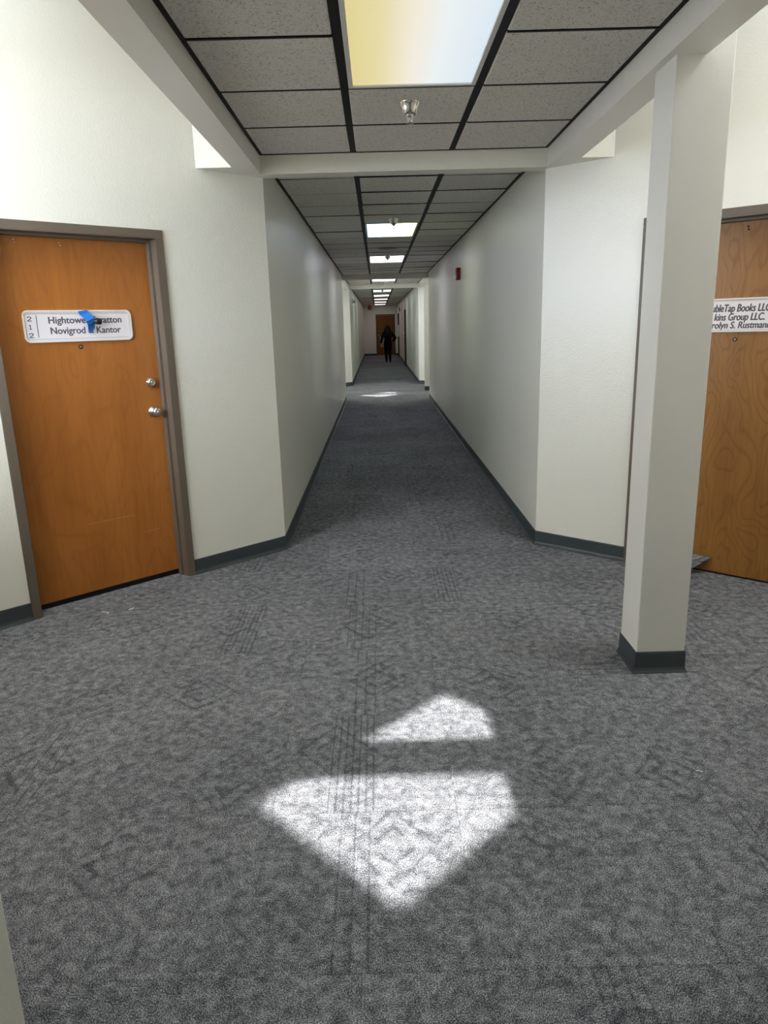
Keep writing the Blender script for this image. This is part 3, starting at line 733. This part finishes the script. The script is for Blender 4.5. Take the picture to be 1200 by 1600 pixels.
# small pale emergency fitting on the left wall of the far stretch
e = empty('wall_lamp', (XL, 22.1, 2.27), math.pi / 2); tag(e, 'small brass and white lamp on the left wall beyond the far lobby', 'lamp')
boxes('back_plate', [(-0.05, 0.05, -0.018, 0.0, -0.07, 0.07)], 'brass', e, bevel=0.004)
lathe('shade', [(0.022, 0.03), (0.048, -0.045), (0.050, -0.052), (0.040, -0.050), (0.018, 0.024)], 'white_metal', e, loc=(0, -0.062, 0.0))
# hanging sign
e = empty('ceiling_sign', (-0.31, 36.3, H)); tag(e, 'small red and white sign hanging from the ceiling by the far lights', 'sign')
boxes('housing', [(-0.13, 0.150, -0.03, 0.03, -0.32, -0.06)], 'white_metal', e, bevel=0.006)
boxes('red_face', [(-0.125, 0.060, -0.034, -0.029, -0.29, -0.07)], 'red_sign', e)
boxes('stem', [(0.0, 0.024, -0.012, 0.012, -0.065, 0.0)], 'white_metal', e)
# ceiling camera-like fitting right of the sign, white cabinet by the end door
e = empty('smoke_detector', (0.46, 35.6, H)); tag(e, 'small white round detector on the ceiling right of the hanging sign', 'detector')
lathe('mount', [(0.065, 0.0), (0.066, -0.015), (0.060, -0.02)], 'white_metal', e)
lathe('sensor', [(0.052, -0.018), (0.050, -0.045), (0.030, -0.058), (0.005, -0.060)], 'white_metal', e)
e = empty('wall_cabinet', (XR, 36.3, 1.29), -math.pi / 2); tag(e, 'white box cabinet on the right wall beside the end door', 'cabinet')
boxes('body', [(-0.15, 0.15, -0.19, 0.0, -0.27, 0.27)], 'paper', e, bevel=0.006)
boxes('cabinet_door', [(-0.135, 0.135, -0.197, -0.189, -0.255, 0.255)], 'white_metal', e, bevel=0.002)

# scraps on the carpet
def curl(name, pts, r, label):
    bm = bmesh.new(); ra = []
    for i, p in enumerate(pts):
        p = Vector(p); d = (Vector(pts[min(i + 1, len(pts) - 1)]) - Vector(pts[max(i - 1, 0)])).normalized(); a = d.cross(Vector((0, 0, 1))).normalized()
        ra.append([bm.verts.new(p + a * r + Vector((0, 0, 0.001))), bm.verts.new(p + Vector((0, 0, r + 0.001))), bm.verts.new(p - a * r + Vector((0, 0, 0.001)))])
    for a, b in zip(ra, ra[1:]):
        for i in range(3): bm.faces.new((a[i], a[(i + 1) % 3], b[(i + 1) % 3], b[i]))
    bm.faces.new(ra[0]); bm.faces.new(ra[-1])
    tag(link(name, finish(bm, name), 'paper'), label, 'scrap', 'white scraps on the carpet')
curl('thread_scrap', [(-1.615 + 0.035 * math.sin(a) , 3.835 + 0.02 * math.cos(a), 0.0) for a in [0.3 * k for k in range(-1, 7)]], 0.0022, 'curled white thread on the carpet at the left door jamb')
curl('thread_scrap', [(-1.478, 3.878, 0), (-1.466, 3.892, 0), (-1.458, 3.905, 0)], 0.0028, 'short white dash of thread before the left door')
curl('thread_scrap', [(1.083, 2.212, 0), (1.093, 2.208, 0), (1.102, 2.202, 0)], 0.0017, 'short white thread on open carpet in the right foreground')

# ------------------------------------------------------------ the person far down the corridor, walking away
def person(x, y, k):
    V, Ed, Rd = [], [], []
    def add(p, r, par=None):
        V.append(Vector(p) * k); Rd.append(r * k); i = len(V) - 1
        if par is not None: Ed.append((par, i))
        return i
    pel = add((0, 0, 0.90), 0.185)
    wa = add((0, -0.005, 1.05), 0.165, pel); ch = add((0, 0.0, 1.22), 0.180, wa); ub = add((0, 0.0, 1.34), 0.150, ch)
    nk = add((0, 0.01, 1.44), 0.052, ub); jaw = add((0, 0.03, 1.51), 0.066, nk); hd = add((0, 0.02, 1.58), 0.088, jaw); ht_ = add((0, 0.01, 1.645), 0.064, hd)
    add((0, 0.118, 1.555), 0.014, hd)                                   # nose
    for s in (-1, 1): add((s * 0.086, 0.015, 1.565), 0.016, hd)         # ears
    feet = []
    for s, fy in ((-1, 0.05), (1, -0.07)):
        hp = add((s * 0.095, 0, 0.84), 0.135, pel); kn = add((s * 0.085, fy * 0.4 + 0.02, 0.47), 0.082, hp)
        cf = add((s * 0.085, fy * 0.7 - 0.02, 0.33), 0.076, kn); an = add((s * 0.088, fy - 0.02, 0.085), 0.048, cf)
        he = add((s * 0.088, fy - 0.03, 0.036), 0.034, an); ba = add((s * 0.094, fy + 0.10, 0.030), 0.032, he); add((s * 0.096, fy + 0.155, 0.026), 0.022, ba)
    def hand(w_, d, side, nrm):
        d = Vector(d).normalized(); side = Vector(side).normalized(); nrm = Vector(nrm)
        p0 = V[w_] / k; pm = add(p0 + d * 0.045, 0.026, w_); pk = add(p0 + d * 0.085, 0.026, pm)
        for q, ln in ((-0.026, 0.066), (-0.009, 0.076), (0.009, 0.072), (0.026, 0.056)):
            a = add(p0 + d * 0.095 + side * q, 0.010, pk); b = add(p0 + d * (0.095 + ln * 0.55) + side * q + nrm * 0.008, 0.009, a); add(p0 + d * (0.095 + ln) + side * q + nrm * 0.026, 0.008, b)
        a = add(p0 + d * 0.05 - side * 0.036, 0.011, pm); add(p0 + d * 0.095 - side * 0.05 + nrm * 0.012, 0.009, a)
    # left arm hangs out from the body, right arm bent with the elbow out
    ls = add((-0.185, 0, 1.34), 0.085, ub); le = add((-0.275, -0.03, 1.09), 0.066, ls); lw = add((-0.325, 0.05, 0.88), 0.042, le)
    hand(lw, (-0.12, 0.12, -1), (0.2, 1, 0.1), (0.5, 0, 0))
    rs = add((0.185, 0, 1.34), 0.088, ub); re = add((0.365, -0.05, 1.11), 0.078, rs); rw = add((0.245, 0.13, 0.97), 0.044, re)
    hand(rw, (-0.6, 0.1, -0.35), (0.2, 0.9, 0.3), (0, -0.6, -0.3))
    me = bpy.data.meshes.new('skeleton'); me.from_pydata([tuple(v) for v in V], Ed, [])
    o = bpy.data.objects.new('skeleton', me); C.objects.link(o)
    md = o.modifiers.new('skin', 'SKIN'); md.use_smooth_shade = True
    sk = me.skin_vertices[0].data if me.skin_vertices else None
    if sk is None:
        lay = me.attributes.new('skin', 'FLOAT', 'POINT'); 
    for i, r in enumerate(Rd):
        sk[i].radius = (r, r); sk[i].use_root = (i == 0)
    sub = o.modifiers.new('sub', 'SUBSURF'); sub.levels = 2; sub.render_levels = 2
    dg = bpy.context.evaluated_depsgraph_get(); dg.update()
    bme = bpy.data.meshes.new_from_object(o.evaluated_get(dg)); bpy.data.objects.remove(o)
    bme.materials.clear()
    for m in ('cloth', 'skin', 'black_plastic'): bme.materials.append(M[m])
    lwv, rwv = V[lw], V[rw]
    for p in bme.polygons:
        c = p.center; p.use_smooth = True; z = c.z / k
        if z > 1.42 and abs(c.x) < 0.12 * k: p.material_index = 1
        elif z < 0.075: p.material_index = 2
        elif (c.x < -0.27 * k and z < 0.885) or ((c - rwv).length < 0.2 * k and c.y > 0.10 * k and z < 1.0 and c.x < 0.25 * k and c.x > 0.02): p.material_index = 1
    bme.name = 'person'
    pe = link('person', bme, None, None, (x, y, 0))
    tag(pe, 'person in black with long dark hair walking away down the far corridor', 'person')
    # long hair falling over the back
    bm = bmesh.new(); seg = 20; rings = []
    prof = [(1.700, 0.03, 0.03, 0.0), (1.685, 0.075, 0.075, 0.0), (1.64, 0.105, 0.105, -0.005), (1.57, 0.128, 0.120, -0.020), (1.48, 0.155, 0.120, -0.055), (1.38, 0.200, 0.110, -0.105), (1.27, 0.215, 0.085, -0.145), (1.17, 0.195, 0.055, -0.16), (1.08, 0.12, 0.03, -0.16)]
    for z, rx, ry, oy in prof:
        ring = []
        for i in range(seg):
            a = 2 * math.pi * i / seg; wv = 1 + 0.05 * math.sin(5 * a + z * 17)
            yy = ry * math.sin(a) * wv + oy
            if z < 1.62 and math.sin(a) > 0: yy = oy + ry * math.sin(a) * 0.25 - (0.0 if z < 1.5 else 0.0)
            ring.append(bm.verts.new((rx * math.cos(a) * wv * k, yy * k, z * k)))
        rings.append(ring)
    for a, b in zip(rings, rings[1:]):
        for i in range(seg): bm.faces.new((a[i], a[(i + 1) % seg], b[(i + 1) % seg], b[i]))
    bm.faces.new(rings[0]); bm.faces.new(rings[-1])
    link('hair', finish(bm, 'hair', True), 'hair', pe)
    # face: eyes and mouth
    for nm, lst, mt in (('eye', ((-0.032, 0.098, 1.585), (0.032, 0.098, 1.585)), 'paper'), ('mouth', ((0, 0.098, 1.515),), 'red')):
        for q in lst:
            bm = bmesh.new(); bmesh.ops.create_uvsphere(bm, u_segments=10, v_segments=6, radius=0.011 * k)
            if nm == 'mouth': bmesh.ops.scale(bm, vec=(2.0, 0.7, 0.6), verts=bm.verts)
            link(nm, finish(bm, nm, True), mt, pe, tuple(Vector(q) * k))
person(0.445, 31.7, 0.915)
